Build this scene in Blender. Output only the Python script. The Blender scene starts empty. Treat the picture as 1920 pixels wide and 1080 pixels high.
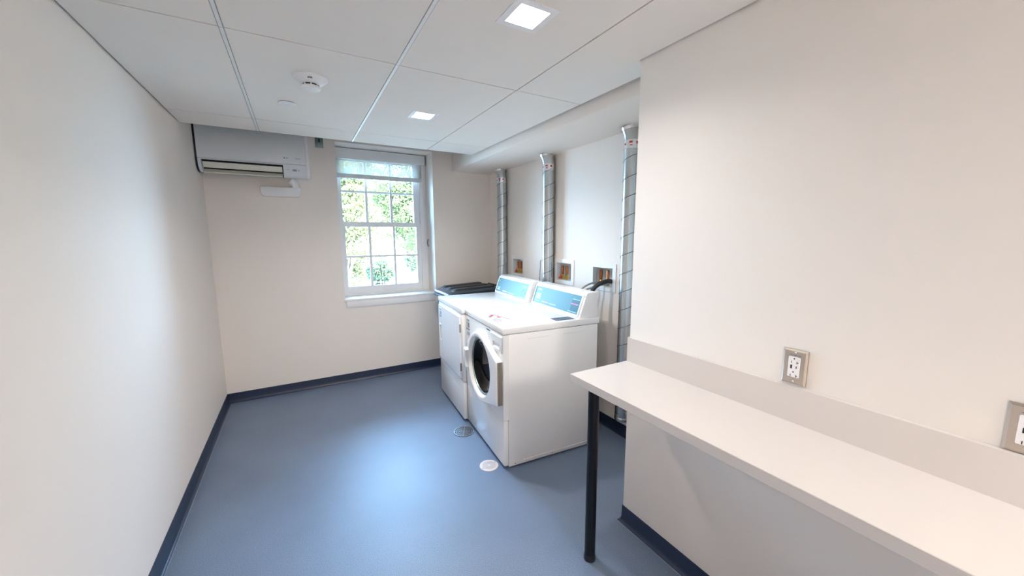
import bpy, bmesh, math, random
from mathutils import Vector, Matrix
PI = math.pi
random.seed(7)
S = bpy.context.scene
COL = S.collection

# ------------------------------------------------------------------ camera
yaw, pitch, roll = 0.518065, -0.138617, -0.004031
F = Vector((math.sin(yaw)*math.cos(pitch), math.cos(yaw)*math.cos(pitch), math.sin(pitch)))
R0 = Vector((math.cos(yaw), -math.sin(yaw), 0)); U0 = R0.cross(F)
c_, s_ = math.cos(roll), math.sin(roll)
RR = R0*c_ + U0*s_; UU = U0*c_ - R0*s_
cam_d = bpy.data.cameras.new('camera'); cam = bpy.data.objects.new('camera', cam_d); COL.objects.link(cam)
cam_d.sensor_width = 36; cam_d.lens = 703.2265/1920*36; cam_d.clip_start = .02; cam_d.clip_end = 300
cam.matrix_world = Matrix(((RR.x, UU.x, -F.x, 0.63577), (RR.y, UU.y, -F.y, -4.04446), (RR.z, UU.z, -F.z, 1.48710), (0, 0, 0, 1)))
S.camera = cam

# ------------------------------------------------------------------ world, sun, exposure
SKY, SUN, FILL_PANEL, EXPO = 52.0, 130.0, 82.0, 0.0
w = bpy.data.worlds.new('sky'); S.world = w; w.use_nodes = True
nt = w.node_tree; bg = nt.nodes['Background']
tc = nt.nodes.new('ShaderNodeTexCoord'); sx = nt.nodes.new('ShaderNodeSeparateXYZ'); rp = nt.nodes.new('ShaderNodeValToRGB')
nt.links.new(tc.outputs['Generated'], sx.inputs[0]); nt.links.new(sx.outputs['Z'], rp.inputs[0]); nt.links.new(rp.outputs[0], bg.inputs[0])
rp.color_ramp.elements[0].position = 0.0; rp.color_ramp.elements[0].color = (.42, .70, 1.0, 1)
rp.color_ramp.elements[1].position = .9; rp.color_ramp.elements[1].color = (.28, .55, 1.0, 1)
bg.inputs[1].default_value = SKY
sd = bpy.data.lights.new('sun', 'SUN'); sd.energy = SUN; sd.angle = .01; sd.color = (1, .95, .86)
sun = bpy.data.objects.new('sun', sd); COL.objects.link(sun)
sun.rotation_euler = Vector((-.35, .75, -.75)).to_track_quat('-Z', 'Y').to_euler()
pd = bpy.data.lights.new('window_portal', 'AREA'); pd.shape = 'RECTANGLE'; pd.size = 1.0; pd.size_y = 1.55
pd.cycles.is_portal = True
po = bpy.data.objects.new('window_portal', pd); COL.objects.link(po); po.location = (1.48, .44, 1.62); po.rotation_euler = (-PI/2, 0, 0)
S.view_settings.view_transform = 'Standard'; S.view_settings.look = 'None'
S.view_settings.exposure = EXPO; S.view_settings.gamma = 1; S.view_settings.use_curve_mapping = False
cy = S.cycles
cy.use_denoising = True; cy.max_bounces = 14; cy.diffuse_bounces = 8; cy.glossy_bounces = 6; cy.transparent_max_bounces = 16
cy.sample_clamp_indirect = 8; cy.caustics_reflective = False; cy.caustics_refractive = False

# ------------------------------------------------------------------ helpers
def lin(c):
    return tuple((x/12.92 if x <= .04045 else ((x+.055)/1.055)**2.4) for x in c)
def srgb(r, g, b): return lin((r/255, g/255, b/255))
def mat(name, col, rough=.5, metal=0, noise=0, nscale=20, bump=0, bscale=300, spec=.5, coat=0, emit=None, es=0, trans=0, alpha=1):
    m = bpy.data.materials.new(name); m.use_nodes = True
    n = m.node_tree; b = n.nodes['Principled BSDF']
    b.inputs['Base Color'].default_value = (*col, 1); b.inputs['Roughness'].default_value = rough
    b.inputs['Metallic'].default_value = metal; b.inputs['Specular IOR Level'].default_value = spec
    b.inputs['Coat Weight'].default_value = coat; b.inputs['Coat Roughness'].default_value = .08
    b.inputs['Transmission Weight'].default_value = trans; b.inputs['Alpha'].default_value = alpha
    if emit: b.inputs['Emission Color'].default_value = (*emit, 1); b.inputs['Emission Strength'].default_value = es
    t = n.nodes.new('ShaderNodeTexCoord')
    if noise:
        z = n.nodes.new('ShaderNodeTexNoise'); z.inputs['Scale'].default_value = nscale; z.inputs['Detail'].default_value = 4
        n.links.new(t.outputs['Object'], z.inputs['Vector'])
        mx = n.nodes.new('ShaderNodeMix'); mx.data_type = 'RGBA'
        mx.inputs['A'].default_value = (*[max(0, x*(1-noise)) for x in col], 1); mx.inputs['B'].default_value = (*[min(1, x*(1+noise)) for x in col], 1)
        n.links.new(z.outputs['Fac'], mx.inputs['Factor']); n.links.new(mx.outputs['Result'], b.inputs['Base Color'])
    if bump:
        z = n.nodes.new('ShaderNodeTexNoise'); z.inputs['Scale'].default_value = bscale; z.inputs['Detail'].default_value = 2
        n.links.new(t.outputs['Object'], z.inputs['Vector'])
        bp = n.nodes.new('ShaderNodeBump'); bp.inputs['Strength'].default_value = bump; bp.inputs['Distance'].default_value = .002
        n.links.new(z.outputs['Fac'], bp.inputs['Height']); n.links.new(bp.outputs[0], b.inputs['Normal'])
    return m

def floor_mat(name, dark, mid, light, rough, scuff=0):
    m = bpy.data.materials.new(name); m.use_nodes = True; n = m.node_tree; b = n.nodes['Principled BSDF']
    t = n.nodes.new('ShaderNodeTexCoord')
    z = n.nodes.new('ShaderNodeTexNoise'); z.inputs['Scale'].default_value = 330; z.inputs['Detail'].default_value = 3; z.inputs['Roughness'].default_value = .7
    r = n.nodes.new('ShaderNodeValToRGB'); e = r.color_ramp.elements
    e[0].position = .32; e[0].color = (*dark, 1); e[1].position = .52; e[1].color = (*mid, 1)
    x = e.new(.72); x.color = (*light, 1)
    n.links.new(t.outputs['Object'], z.inputs['Vector']); n.links.new(z.outputs['Fac'], r.inputs[0])
    z2 = n.nodes.new('ShaderNodeTexNoise'); z2.inputs['Scale'].default_value = 2.2; z2.inputs['Detail'].default_value = 5
    n.links.new(t.outputs['Object'], z2.inputs['Vector'])
    mr = n.nodes.new('ShaderNodeMapRange'); mr.inputs['From Min'].default_value = .3; mr.inputs['From Max'].default_value = .7
    mr.inputs['To Min'].default_value = .9; mr.inputs['To Max'].default_value = 1.1
    n.links.new(z2.outputs['Fac'], mr.inputs['Value'])
    mx = n.nodes.new('ShaderNodeMix'); mx.data_type = 'RGBA'; mx.blend_type = 'MULTIPLY'; mx.inputs['Factor'].default_value = 1
    n.links.new(r.outputs[0], mx.inputs['A']); n.links.new(mr.outputs[0], mx.inputs['B']); n.links.new(mx.outputs['Result'], b.inputs['Base Color'])
    b.inputs['Roughness'].default_value = rough; b.inputs['Specular IOR Level'].default_value = .8
    bp = n.nodes.new('ShaderNodeBump'); bp.inputs['Strength'].default_value = .12; bp.inputs['Distance'].default_value = .001
    z3 = n.nodes.new('ShaderNodeTexNoise'); z3.inputs['Scale'].default_value = 420
    n.links.new(t.outputs['Object'], z3.inputs['Vector']); n.links.new(z3.outputs['Fac'], bp.inputs['Height']); n.links.new(bp.outputs[0], b.inputs['Normal'])
    return m

M = dict(
    wall=mat('wall_paint', srgb(237, 229, 221), .6, bump=.05, bscale=180, spec=.3),
    trimw=mat('white_trim_paint', srgb(236, 236, 236), .35),
    tile=mat('ceiling_tile_board', srgb(234, 229, 222), .8, noise=.02, nscale=8, spec=.2),
    tee=mat('ceiling_tee_paint', srgb(228, 230, 230), .4),
    teeb=mat('ceiling_seam_tan', srgb(140, 118, 98), .6),
    plen=mat('plenum_board', srgb(120, 118, 115), .9),
    floor=floor_mat('speckled_vinyl', srgb(68, 82, 104), srgb(101, 118, 142), srgb(138, 154, 178), .46),
    base=mat('navy_cove_vinyl', srgb(30, 43, 68), .38, noise=.15, nscale=30),
    weld=mat('cove_weld_strip', srgb(112, 126, 144), .5, noise=.3, nscale=60),
    enamel=mat('white_enamel', srgb(241, 239, 237), .24, coat=.25, spec=.5),
    plast=mat('white_plastic', srgb(232, 232, 232), .38),
    acw=mat('ac_plastic', srgb(222, 226, 228), .4),
    louv=mat('louver_cream_plastic', srgb(222, 220, 208), .4),
    teal=mat('teal_fascia', srgb(70, 116, 126), .36, spec=.2),
    teald=mat('dark_teal_print', srgb(48, 92, 106), .36, spec=.2),
    cy1=mat('pale_print', srgb(190, 215, 216), .4),
    pink=mat('pink_print', srgb(205, 84, 120), .4),
    green=mat('green_display', srgb(70, 150, 95), .3),
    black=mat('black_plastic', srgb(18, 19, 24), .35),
    dark=mat('dark_void', srgb(22, 22, 24), .7),
    ink=mat('grey_ink', srgb(92, 96, 104), .6),
    inkb=mat('blue_ink', srgb(104, 116, 152), .6),
    inkr=mat('red_ink', srgb(205, 60, 55), .6),
    navy=mat('navy_sticker', srgb(52, 68, 96), .4),
    paper=mat('white_label', srgb(228, 232, 234), .5),
    glassd=mat('dark_door_glass', srgb(10, 7, 9), .05, spec=.22),
    chrome=mat('chrome', (.75, .75, .75), .18, 1),
    steel=mat('brushed_steel', srgb(196, 186, 176), .3, 1, noise=.08, nscale=90),
    galv=mat('galvanised_duct', srgb(196, 202, 204), .27, 1, noise=.12, nscale=14),
    seam=mat('duct_lock_seam', srgb(112, 122, 126), .45, .8),
    foil=mat('foil_tape', (.85, .86, .88), .15, 1, bump=1, bscale=60),
    hinge=mat('steel_hinge', srgb(150, 142, 132), .5, .6),
    copper=mat('copper', srgb(176, 108, 66), .32, 1, noise=.2, nscale=60),
    brass=mat('brass', srgb(206, 170, 70), .28, 1),
    redp=mat('red_handle', srgb(190, 30, 30), .4),
    hoseb=mat('black_rubber', srgb(22, 22, 26), .42),
    hoseg=mat('braided_steel_hose', srgb(170, 172, 172), .4, .7, noise=.4, nscale=500),
    cordb=mat('blue_grey_cord', srgb(70, 96, 112), .5),
    lam=mat('cream_laminate', srgb(211, 205, 201), .28, coat=.2),
    lame=mat('laminate_edge', srgb(222, 216, 210), .4),
    legm=mat('black_powder_coat', srgb(8, 9, 18), .3, spec=.3),
    drain=mat('nickel_drain', srgb(176, 178, 180), .3, 1),
    drainw=mat('pale_drain_plate', srgb(222, 206, 198), .4, .35),
    bin=mat('dark_grey_bin', srgb(52, 58, 66), .38, noise=.1, nscale=15),
    bin2=mat('black_bin', srgb(20, 22, 28), .45),
    outl=mat('outlet_white', srgb(240, 238, 240), .3),
    zinc=mat('zinc_plate', srgb(140, 156, 156), .4, .6),
    grey=mat('grey_display', srgb(150, 156, 164), .4),
    bark=mat('bark', srgb(96, 82, 70), .9, noise=.3, nscale=6),
    brick=mat('pale_path', srgb(205, 200, 190), .8, noise=.15, nscale=3),
    grass=mat('dry_grass_ground', srgb(168, 166, 156), .9, noise=.25, nscale=.8),
)
def glass_mat():
    m = bpy.data.materials.new('window_glass'); m.use_nodes = True; n = m.node_tree; n.nodes.clear()
    o = n.nodes.new('ShaderNodeOutputMaterial'); t = n.nodes.new('ShaderNodeBsdfTransparent'); t.inputs[0].default_value = (.95, .975, .97, 1)
    g = n.nodes.new('ShaderNodeBsdfGlossy'); g.inputs['Roughness'].default_value = .02
    fr = n.nodes.new('ShaderNodeFresnel'); fr.inputs[0].default_value = 1.45
    mx = n.nodes.new('ShaderNodeMixShader'); n.links.new(fr.outputs[0], mx.inputs[0]); n.links.new(t.outputs[0], mx.inputs[1]); n.links.new(g.outputs[0], mx.inputs[2])
    n.links.new(mx.outputs[0], o.inputs[0]); return m
def mesh_cloth():
    m = bpy.data.materials.new('solar_screen_fabric'); m.use_nodes = True; n = m.node_tree; n.nodes.clear()
    o = n.nodes.new('ShaderNodeOutputMaterial'); t = n.nodes.new('ShaderNodeBsdfTransparent')
    d = n.nodes.new('ShaderNodeBsdfDiffuse'); d.inputs[0].default_value = (*srgb(196, 190, 176), 1)
    tl = n.nodes.new('ShaderNodeBsdfTranslucent'); tl.inputs[0].default_value = (*srgb(180, 180, 178), 1)
    a = n.nodes.new('ShaderNodeMixShader'); a.inputs[0].default_value = .3; n.links.new(d.outputs[0], a.inputs[1]); n.links.new(tl.outputs[0], a.inputs[2])
    b = n.nodes.new('ShaderNodeMixShader'); b.inputs[0].default_value = .56; n.links.new(t.outputs[0], b.inputs[1]); n.links.new(a.outputs[0], b.inputs[2])
    n.links.new(b.outputs[0], o.inputs[0]); return m
def leaf_mat(name, c1, c2):
    m = bpy.data.materials.new(name); m.use_nodes = True; n = m.node_tree; n.nodes.clear()
    o = n.nodes.new('ShaderNodeOutputMaterial'); g = n.nodes.new('ShaderNodeTexCoord'); z = n.nodes.new('ShaderNodeTexNoise'); z.inputs['Scale'].default_value = 3.5
    n.links.new(g.outputs['Object'], z.inputs['Vector'])
    mx = n.nodes.new('ShaderNodeMix'); mx.data_type = 'RGBA'; mx.inputs['A'].default_value = (*c1, 1); mx.inputs['B'].default_value = (*c2, 1); n.links.new(z.outputs['Fac'], mx.inputs['Factor'])
    d = n.nodes.new('ShaderNodeBsdfDiffuse'); t = n.nodes.new('ShaderNodeBsdfTranslucent'); s = n.nodes.new('ShaderNodeMixShader'); s.inputs[0].default_value = .35
    n.links.new(mx.outputs['Result'], d.inputs[0]); n.links.new(mx.outputs['Result'], t.inputs[0])
    n.links.new(d.outputs[0], s.inputs[1]); n.links.new(t.outputs[0], s.inputs[2]); n.links.new(s.outputs[0], o.inputs[0]); return m
M['glass'] = glass_mat(); M['cloth'] = mesh_cloth()
M['leafa'] = leaf_mat('leaf_yellow_green', (.098, .112, .046), (.18, .172, .080))
M['leafb'] = leaf_mat('leaf_mid_green', (.070, .098, .042), (.135, .148, .066))
M['leafc'] = leaf_mat('leaf_blue_green', (.048, .070, .042), (.080, .098, .058))

class B:
    """collects shapes, links them as ONE mesh object"""
    def __init__(s): s.v = []; s.f = []; s.m = []; s.g = []
    def add(s, verts, faces, mi=0, xf=None):
        o = len(s.v); s.g.append((len(s.v), len(s.f)))
        s.v += [tuple(xf @ Vector(p)) if xf else tuple(p) for p in verts]
        s.f += [tuple(i+o for i in f) for f in faces]; s.m += [mi]*len(faces); return s
    def _bm(s, bm, mi, xf=None):
        bm.verts.index_update(); s.add([v.co[:] for v in bm.verts], [[v.index for v in f.verts] for f in bm.faces], mi, xf); bm.free(); return s
    def box(s, x0, x1, y0, y1, z0, z1, bev=0, mi=0, seg=2, xf=None):
        x0, x1 = sorted((x0, x1)); y0, y1 = sorted((y0, y1)); z0, z1 = sorted((z0, z1))
        v = [(x, y, z) for x in (x0, x1) for y in (y0, y1) for z in (z0, z1)]
        f = [(0, 1, 3, 2), (4, 6, 7, 5), (0, 4, 5, 1), (2, 3, 7, 6), (0, 2, 6, 4), (1, 5, 7, 3)]
        if not bev: return s.add(v, f, mi, xf)
        bm = bmesh.new(); vs = [bm.verts.new(p) for p in v]
        for q in f: bm.faces.new([vs[i] for i in q])
        bmesh.ops.bevel(bm, geom=bm.edges[:], offset=bev, segments=seg, affect='EDGES', profile=.5)
        return s._bm(bm, mi, xf)
    def prism(s, pts, h0, h1, axis='Z', mi=0, bev=0, xf=None, seg=2):
        """pts 2-D outline; extruded along axis: Z->(x,y), Y->(x,z), X->(y,z)"""
        def P(p, h): return {'Z': (p[0], p[1], h), 'Y': (p[0], h, p[1]), 'X': (h, p[0], p[1])}[axis]
        n = len(pts); bm = bmesh.new()
        a = [bm.verts.new(P(p, h0)) for p in pts]; b = [bm.verts.new(P(p, h1)) for p in pts]
        bm.faces.new(a[::-1]); bm.faces.new(b)
        for i in range(n): bm.faces.new((a[i], a[(i+1) % n], b[(i+1) % n], b[i]))
        bmesh.ops.recalc_face_normals(bm, faces=bm.faces[:])
        if bev:
            ed = [e for e in bm.edges if (e.verts[0] in a) == (e.verts[1] in a)]
            bmesh.ops.bevel(bm, geom=ed, offset=bev, segments=seg, affect='EDGES', profile=.5)
        return s._bm(bm, mi, xf)
    def lathe(s, prof, c=(0, 0, 0), n=32, mi=0, xf=None):
        """prof: (r,z) list, closed on the axis where r=0"""
        v = []; f = []; rings = []
        for r, z in prof:
            if r < 1e-6: rings.append([len(v)]); v.append((c[0], c[1], c[2]+z))
            else:
                rings.append(list(range(len(v), len(v)+n)))
                v += [(c[0]+r*math.cos(2*PI*i/n), c[1]+r*math.sin(2*PI*i/n), c[2]+z) for i in range(n)]
        for a, b in zip(rings, rings[1:]):
            for i in range(n):
                j = (i+1) % n
                if len(a) == 1 and len(b) == 1: continue
                if len(a) == 1: f.append((a[0], b[i], b[j]))
                elif len(b) == 1: f.append((a[i], a[j], b[0]))
                else: f.append((a[i], a[j], b[j], b[i]))
        return s.add(v, f, mi, xf)
    def cyl(s, c, r, h, n=24, mi=0, xf=None): return s.lathe([(0, 0), (r, 0), (r, h), (0, h)], c, n, mi, xf)
    def tube(s, pts, r, n=10, mi=0, xf=None, cap=True):
        pts = [Vector(p) for p in pts]; k = len(pts); v = []; f = []; up = None
        for i, p in enumerate(pts):
            t = (pts[min(i+1, k-1)]-pts[max(i-1, 0)]).normalized()
            if up is None: up = t.orthogonal().normalized()
            up = (up - t*up.dot(t)).normalized(); q = t.cross(up); rr = r[i] if isinstance(r, (list, tuple)) else r
            v += [tuple(p+up*rr*math.cos(2*PI*j/n)+q*rr*math.sin(2*PI*j/n)) for j in range(n)]
        for i in range(k-1):
            for j in range(n): f.append((i*n+j, i*n+(j+1) % n, (i+1)*n+(j+1) % n, (i+1)*n+j))
        if cap: f.append(tuple(range(n))[::-1]); f.append(tuple(range((k-1)*n, k*n)))
        return s.add(v, f, mi, xf)
    def holes(s, plane, h0, h1, u0, u1, v0, v1, hs, mi=0):
        """slab with rectangular holes; plane 'X': u=y v=z, 'Y': u=x v=z, 'Z': u=x v=y; h0..h1 thickness"""
        us = sorted({u0, u1, *[a for h in hs for a in h[:2]]}); vs = sorted({v0, v1, *[a for h in hs for a in h[2:]]})
        us = [u for u in us if u0 <= u <= u1]; vs = [q for q in vs if v0 <= q <= v1]
        solid = {}
        for i in range(len(us)-1):
            for j in range(len(vs)-1):
                cu, cv = (us[i]+us[i+1])/2, (vs[j]+vs[j+1])/2
                solid[i, j] = not any(a < cu < b and c < cv < d for a, b, c, d in hs)
        def P(u, v, h): return {'X': (h, u, v), 'Y': (u, h, v), 'Z': (u, v, h)}[plane]
        bm = bmesh.new(); cache = {}
        def V(i, j, k):
            if (i, j, k) not in cache: cache[i, j, k] = bm.verts.new(P(us[i], vs[j], (h0, h1)[k]))
            return cache[i, j, k]
        for (i, j), ok in solid.items():
            if not ok: continue
            for k in (0, 1): bm.faces.new((V(i, j, k), V(i+1, j, k), V(i+1, j+1, k), V(i, j+1, k)))
            for di, dj, a, b in ((-1, 0, (i, j), (i, j+1)), (1, 0, (i+1, j), (i+1, j+1)), (0, -1, (i, j), (i+1, j)), (0, 1, (i, j+1), (i+1, j+1))):
                if not solid.get((i+di, j+dj), False): bm.faces.new((V(*a, 0), V(*b, 0), V(*b, 1), V(*a, 1)))
        bmesh.ops.recalc_face_normals(bm, faces=bm.faces[:])
        return s._bm(bm, mi)
    def each(s, name, mats, parent=None, smooth=35, **k):
        out = []; st = s.g+[(len(s.v), len(s.f))]
        for (v0, f0), (v1, f1) in zip(st, st[1:]):
            q = B(); q.v = s.v[v0:v1]; q.f = [tuple(i-v0 for i in f) for f in s.f[f0:f1]]; q.m = s.m[f0:f1]
            out.append(q.build(name, mats, parent, smooth, **k))
        return out
    def build(s, name, mats, parent=None, smooth=35, loc=None, fix=True):
        me = bpy.data.meshes.new(name); me.from_pydata(s.v, [], s.f)
        for m in (mats if isinstance(mats, (list, tuple)) else [mats]): me.materials.append(m)
        me.polygons.foreach_set('material_index', s.m)
        if fix:
            bm = bmesh.new(); bm.from_mesh(me); bmesh.ops.recalc_face_normals(bm, faces=bm.faces[:]); bm.to_mesh(me); bm.free()
        if smooth:
            me.polygons.foreach_set('use_smooth', [True]*len(me.polygons)); me.set_sharp_from_angle(angle=math.radians(smooth))
        me.update()
        o = bpy.data.objects.new(name, me); COL.objects.link(o)
        if parent: o.parent = parent
        if loc: o.location = loc
        return o
def tag(o, label=None, cat=None, group=None, kind=None):
    for k, v in (('label', label), ('category', cat), ('group', group), ('kind', kind)):
        if v: o[k] = v
    return o
def thing(name, label, cat, loc=(0, 0, 0), rz=0, group=None, kind=None):
    o = bpy.data.objects.new(name, None); COL.objects.link(o); o.location = loc; o.rotation_euler = (0, 0, rz); o.empty_display_size = .05
    return tag(o, label, cat, group, kind)
def struct(o, label=None): o['kind'] = 'structure'; (label and o.__setitem__('label', label)); return o
def copy_tree(o, parent=None):
    c = o.copy(); COL.objects.link(c); c.parent = parent
    for ch in [x for x in o.children]: copy_tree(ch, c)
    return c
def arc(cx, cz, r, a0, a1, n):
    return [(cx+r*math.cos(math.radians(a0+(a1-a0)*i/n)), cz+r*math.sin(math.radians(a0+(a1-a0)*i/n))) for i in range(n+1)]
def rrect(u0, u1, v0, v1, r, n=5):
    return arc(u1-r, v0+r, r, -90, 0, n)+arc(u1-r, v1-r, r, 0, 90, n)+arc(u0+r, v1-r, r, 90, 180, n)+arc(u0+r, v0+r, r, 180, 270, n)

# ------------------------------------------------------------------ room shell
XA, XR, YR, YB, H, TOP = 2.655, 2.021, -2.778, -7.4, 2.253, 2.6
WX0, WX1, WZ0, WZ1 = 1.0165, 1.960, .838, 2.376
struct(B().box(-.15, 2.8, YB-.15, .45, -.12, 0).build('floor', M['floor']), 'blue grey speckled vinyl floor')
struct(B().box(-.15, 0, YB-.15, .45, 0, TOP).build('wall_left', M['wall']), 'plain white painted left wall')
struct(B().holes('Y', 0, .45, 0, XA+.145, 0, TOP, [(WX0, WX1, WZ0, WZ1)]).build('wall_back', M['wall']), 'white painted end wall holding the window')
HB = [(-.737, -.539, 1.091, 1.242), (-1.529, -1.326, 1.098, 1.2485), (-2.012, -1.802, 1.100, 1.2425)]
struct(B().holes('X', XA, XA+.145, YR, 0, 0, TOP, HB).build('wall_alcove', M['wall']), 'white recessed wall behind the laundry machines')
struct(B().box(XR, XA+.145, YB-.15, YR, 0, TOP, bev=.002).build('wall_right', M['wall']), 'white painted wall above and below the counter')
struct(B().box(0, XR, YB-.15, YB, 0, TOP).build('wall_rear', M['wall']))
struct(B().box(2.185, XA, YR, 0, 2.189, TOP-.002, bev=.002).build('trim_1', M['wall']), 'white boxed bulkhead above the vent pipes')

def cove(name, path, label=None):
    """coved vinyl skirting along wall line; path = [(x,y),...], room on the left side of travel"""
    prof = [(0, 0.0905), (.004, .09), (.0045, .03), (.007, .014), (.012, .006), (.020, .0022), (.024, .0012), (.024, -.001), (0, -.001)]
    pts = [Vector(p) for p in path]; b = B(); n = len(prof)
    vs = []
    for i, p in enumerate(pts):
        d1 = (pts[i]-pts[i-1]).normalized() if i else None
        d2 = (pts[i+1]-pts[i]).normalized() if i < len(pts)-1 else None
        n1 = Vector((-d1.y, d1.x)) if d1 else None; n2 = Vector((-d2.y, d2.x)) if d2 else None
        if n1 and n2: m = (n1+n2); m = m/(m.dot(n1))
        else: m = n1 or n2
        vs += [(p.x+m.x*o, p.y+m.y*o, z) for o, z in prof]
    f = []
    for i in range(len(pts)-1):
        for j in range(n): f.append((i*n+j, i*n+(j+1) % n, (i+1)*n+(j+1) % n, (i+1)*n+j))
    f += [tuple(range(n)), tuple(range((len(pts)-1)*n, len(pts)*n))]
    b.add(vs, f); b.m = [1 if (k % n) in (5, 6) and k < (len(pts)-1)*n else 0 for k in range(len(b.f))]
    return struct(b.build(name, [M['base'], M['weld']], smooth=50), label)
cove('baseboard_left', [(0, 0), (0, YB)], 'navy coved vinyl skirting along the left wall')
cove('baseboard_back', [(XA, 0), (0, 0)], 'navy coved vinyl skirting under the window wall')
cove('baseboard_alcove', [(XA, YR), (XA, 0)], 'navy coved vinyl skirting behind the machines')
cove('baseboard_right', [(XR, YB), (XR, YR), (XA, YR)], 'navy coved vinyl skirting below the counter')

# ------------------------------------------------------------------ ceiling: tiles, tees
ceil = thing('ceiling', 'suspended ceiling of large pale tiles', None, (0, 0, H), kind='structure')
LX, LY = 1.4, (-1.56, -2.82)
colsx = [(.010, .4425), (.4595, 1.0815), (1.0995, 1.7085), (1.7155, 2.152)]
rowsy = [(-.628, -.950), (-.958, -2.207), (-2.215, -3.464), (-3.472, -4.7225), (-4.7275, -5.9795), (-5.9845, -7.2365), (-7.2415, YB+.003)]
LH = .068
for (x0, x1) in colsx:
    for (y1, y0) in rowsy:
        b = B()
        hs = [(LX-LH, LX+LH, y-LH, y+LH) for y in LY if x0 < LX < x1 and y0 < y < y1]
        if x1 > 2.1 and y0 < YR:
            if y1 > YR:
                hs = [(2.013, 3, -9, YR+.004)]
                b.holes('Z', 0, .014, x0, x1, y0, y1, [(2.013, x1, y0, YR+.004)])
            else: b.holes('Z', 0, .014, x0, 2.013, y0, y1, [])
        elif hs: b.holes('Z', 0, .014, x0, x1, y0, y1, hs)
        else: b.box(x0, x1, y0, y1, 0, .014, bev=.0012, seg=1)
        t = b.build('ceiling_tile', M['tile'], ceil, smooth=0)
for (a, c) in ((.4448, .4572), (1.0838, 1.0972)):
    for (y1, y0) in rowsy: B().box(a, c, y0-.002, y1+.002, -.0015, .02).build('ceiling_tee', M['tee'], ceil, smooth=0)
b = B()
for y in (-.954, -2.211, -3.468, -4.725, -5.982, -7.239): b.box(.01, 2.15 if y > YR else 2.01, y-.006, y+.006, .007, .02)
b.box(1.706, 1.718, YB, -.63, .007, .02)
b.each('cross_tee', M['teeb'], ceil, smooth=0)
B().box(0, XA, YB, 0, TOP-H, TOP-H+.15).build('ceiling_slab', M['plen'], ceil)

def downlight(y, label, watts):
    t = thing('ceiling_downlight', label, 'ceiling light', (LX, y, H), group=None)
    B().holes('Z', -.003, .001, -.083, .083, -.083, .083, [(-.058, .058, -.058, .058)]).build('trim_plate', M['trimw'], t, smooth=0)
    b = B(); o, i = .058, .052
    b.add([(-o, -o, -.003), (o, -o, -.003), (o, o, -.003), (-o, o, -.003), (-i, -i, .016), (i, -i, .016), (i, i, .016), (-i, i, .016)],
          [(0, 1, 5, 4), (1, 2, 6, 5), (2, 3, 7, 6), (3, 0, 4, 7)])
    b.build('reflector', M['trimw'], t, smooth=0, fix=False)
    m = bpy.data.materials.get('lamp_diffuser') or mat('lamp_diffuser', (.9, .9, .9), .5, emit=(1, .96, .90), es=14)
    B().box(-i, i, -i, i, .016, .03).build('diffuser', m, t, smooth=0)
    ld = bpy.data.lights.new('downlight_lamp', 'AREA'); ld.size = .10; ld.energy = watts; ld.color = (1, .945, .89); ld.spread = math.radians(145)
    lo = bpy.data.objects.new('lamp', ld); COL.objects.link(lo); lo.parent = t; lo.location = (0, 0, .012)
downlight(LY[0], 'small square recessed downlight between the smoke detector and the vent pipes', 16)
downlight(LY[1], 'square recessed downlight nearest the camera, at the top edge of the photo', 6.0)
pl = thing('added_fill_panel', 'added fill light panel on the unseen ceiling behind the camera', 'ceiling light', (1.62, -6.0, H))  # added fill light, stands in for the brightness of the unseen rest of the room
B().holes('Z', -.006, .0, -.32, .32, -.62, .62, [(-.30, .30, -.60, .60)]).build('frame', M['trimw'], pl, smooth=0)
B().box(-.30, .30, -.60, .60, -.004, -.001).build('diffuser', mat('fill_panel_diffuser', (.9, .9, .9), .5, emit=(1, .945, .89), es=FILL_PANEL/1.6), pl, smooth=0)

# ------------------------------------------------------------------ window
win = thing('window_1', 'white six over six sash window in a deep reveal', None, (0, 0, 0), kind='structure')
B().holes('Y', .24, .36, .99, 1.926, .86, 2.376, [(1.036, 1.884, .874, 2.31)]).build('window_frame', M['trimw'], win)
B().box(1.926, 1.961, .255, .36, .86, 2.376).build('jamb_filler', M['trimw'], win)
B().box(1.010, 1.962, -.016, .36, .838, .861, bev=.003).build('window_sill', M['trimw'], win)
B().box(1.030, 1.946, -.012, .001, .775, .838, bev=.002).build('apron', M['trimw'], win)
def sash(name, y0, y1, x0, x1, z0, z1, gx0, gx1, gz0, gz1, vx, hz):
    fr = B().holes('Y', y0, y1, x0, x1, z0, z1, [(gx0, gx1, gz0, gz1)]).build(name, M['trimw'], win)
    for x in vx: B().box(x-.013, x+.013, y0+.004, y1-.004, gz0, gz1, bev=.003, seg=1).build('muntin', M['trimw'], fr)
    xs = [gx0]+[v for x in vx for v in (x-.013, x+.013)]+[gx1]; zs = [gz0]+[v for z in hz for v in (z-.011, z+.011)]+[gz1]
    for k in range(0, len(xs), 2):
        for z in hz: B().box(xs[k], xs[k+1], y0+.004, y1-.004, z-.011, z+.011, bev=.003, seg=1).build('muntin', M['trimw'], fr)
        for j in range(0, len(zs), 2): B().box(xs[k]-.002, xs[k+1]+.002, (y0+y1)/2-.001, (y0+y1)/2+.001, zs[j]-.002, zs[j+1]+.002).build('pane', M['glass'], fr, smooth=0)
    return fr
lo = sash('lower_sash', .262, .298, 1.036, 1.884, .874, 1.634, 1.086, 1.834, .952, 1.588, (1.329, 1.586), (1.272,))
sash('upper_sash', .305, .34, 1.036, 1.884, 1.60, 2.31, 1.078, 1.826, 1.64, 2.262, (1.321, 1.580), (1.955,))
b = B().box(1.44, 1.50, .254, .262, .905, .915, bev=.002); b.box(1.452, 1.488, .244, .256, .905, .909, bev=.001); b.build('sash_lift', M['trimw'], lo)
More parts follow.
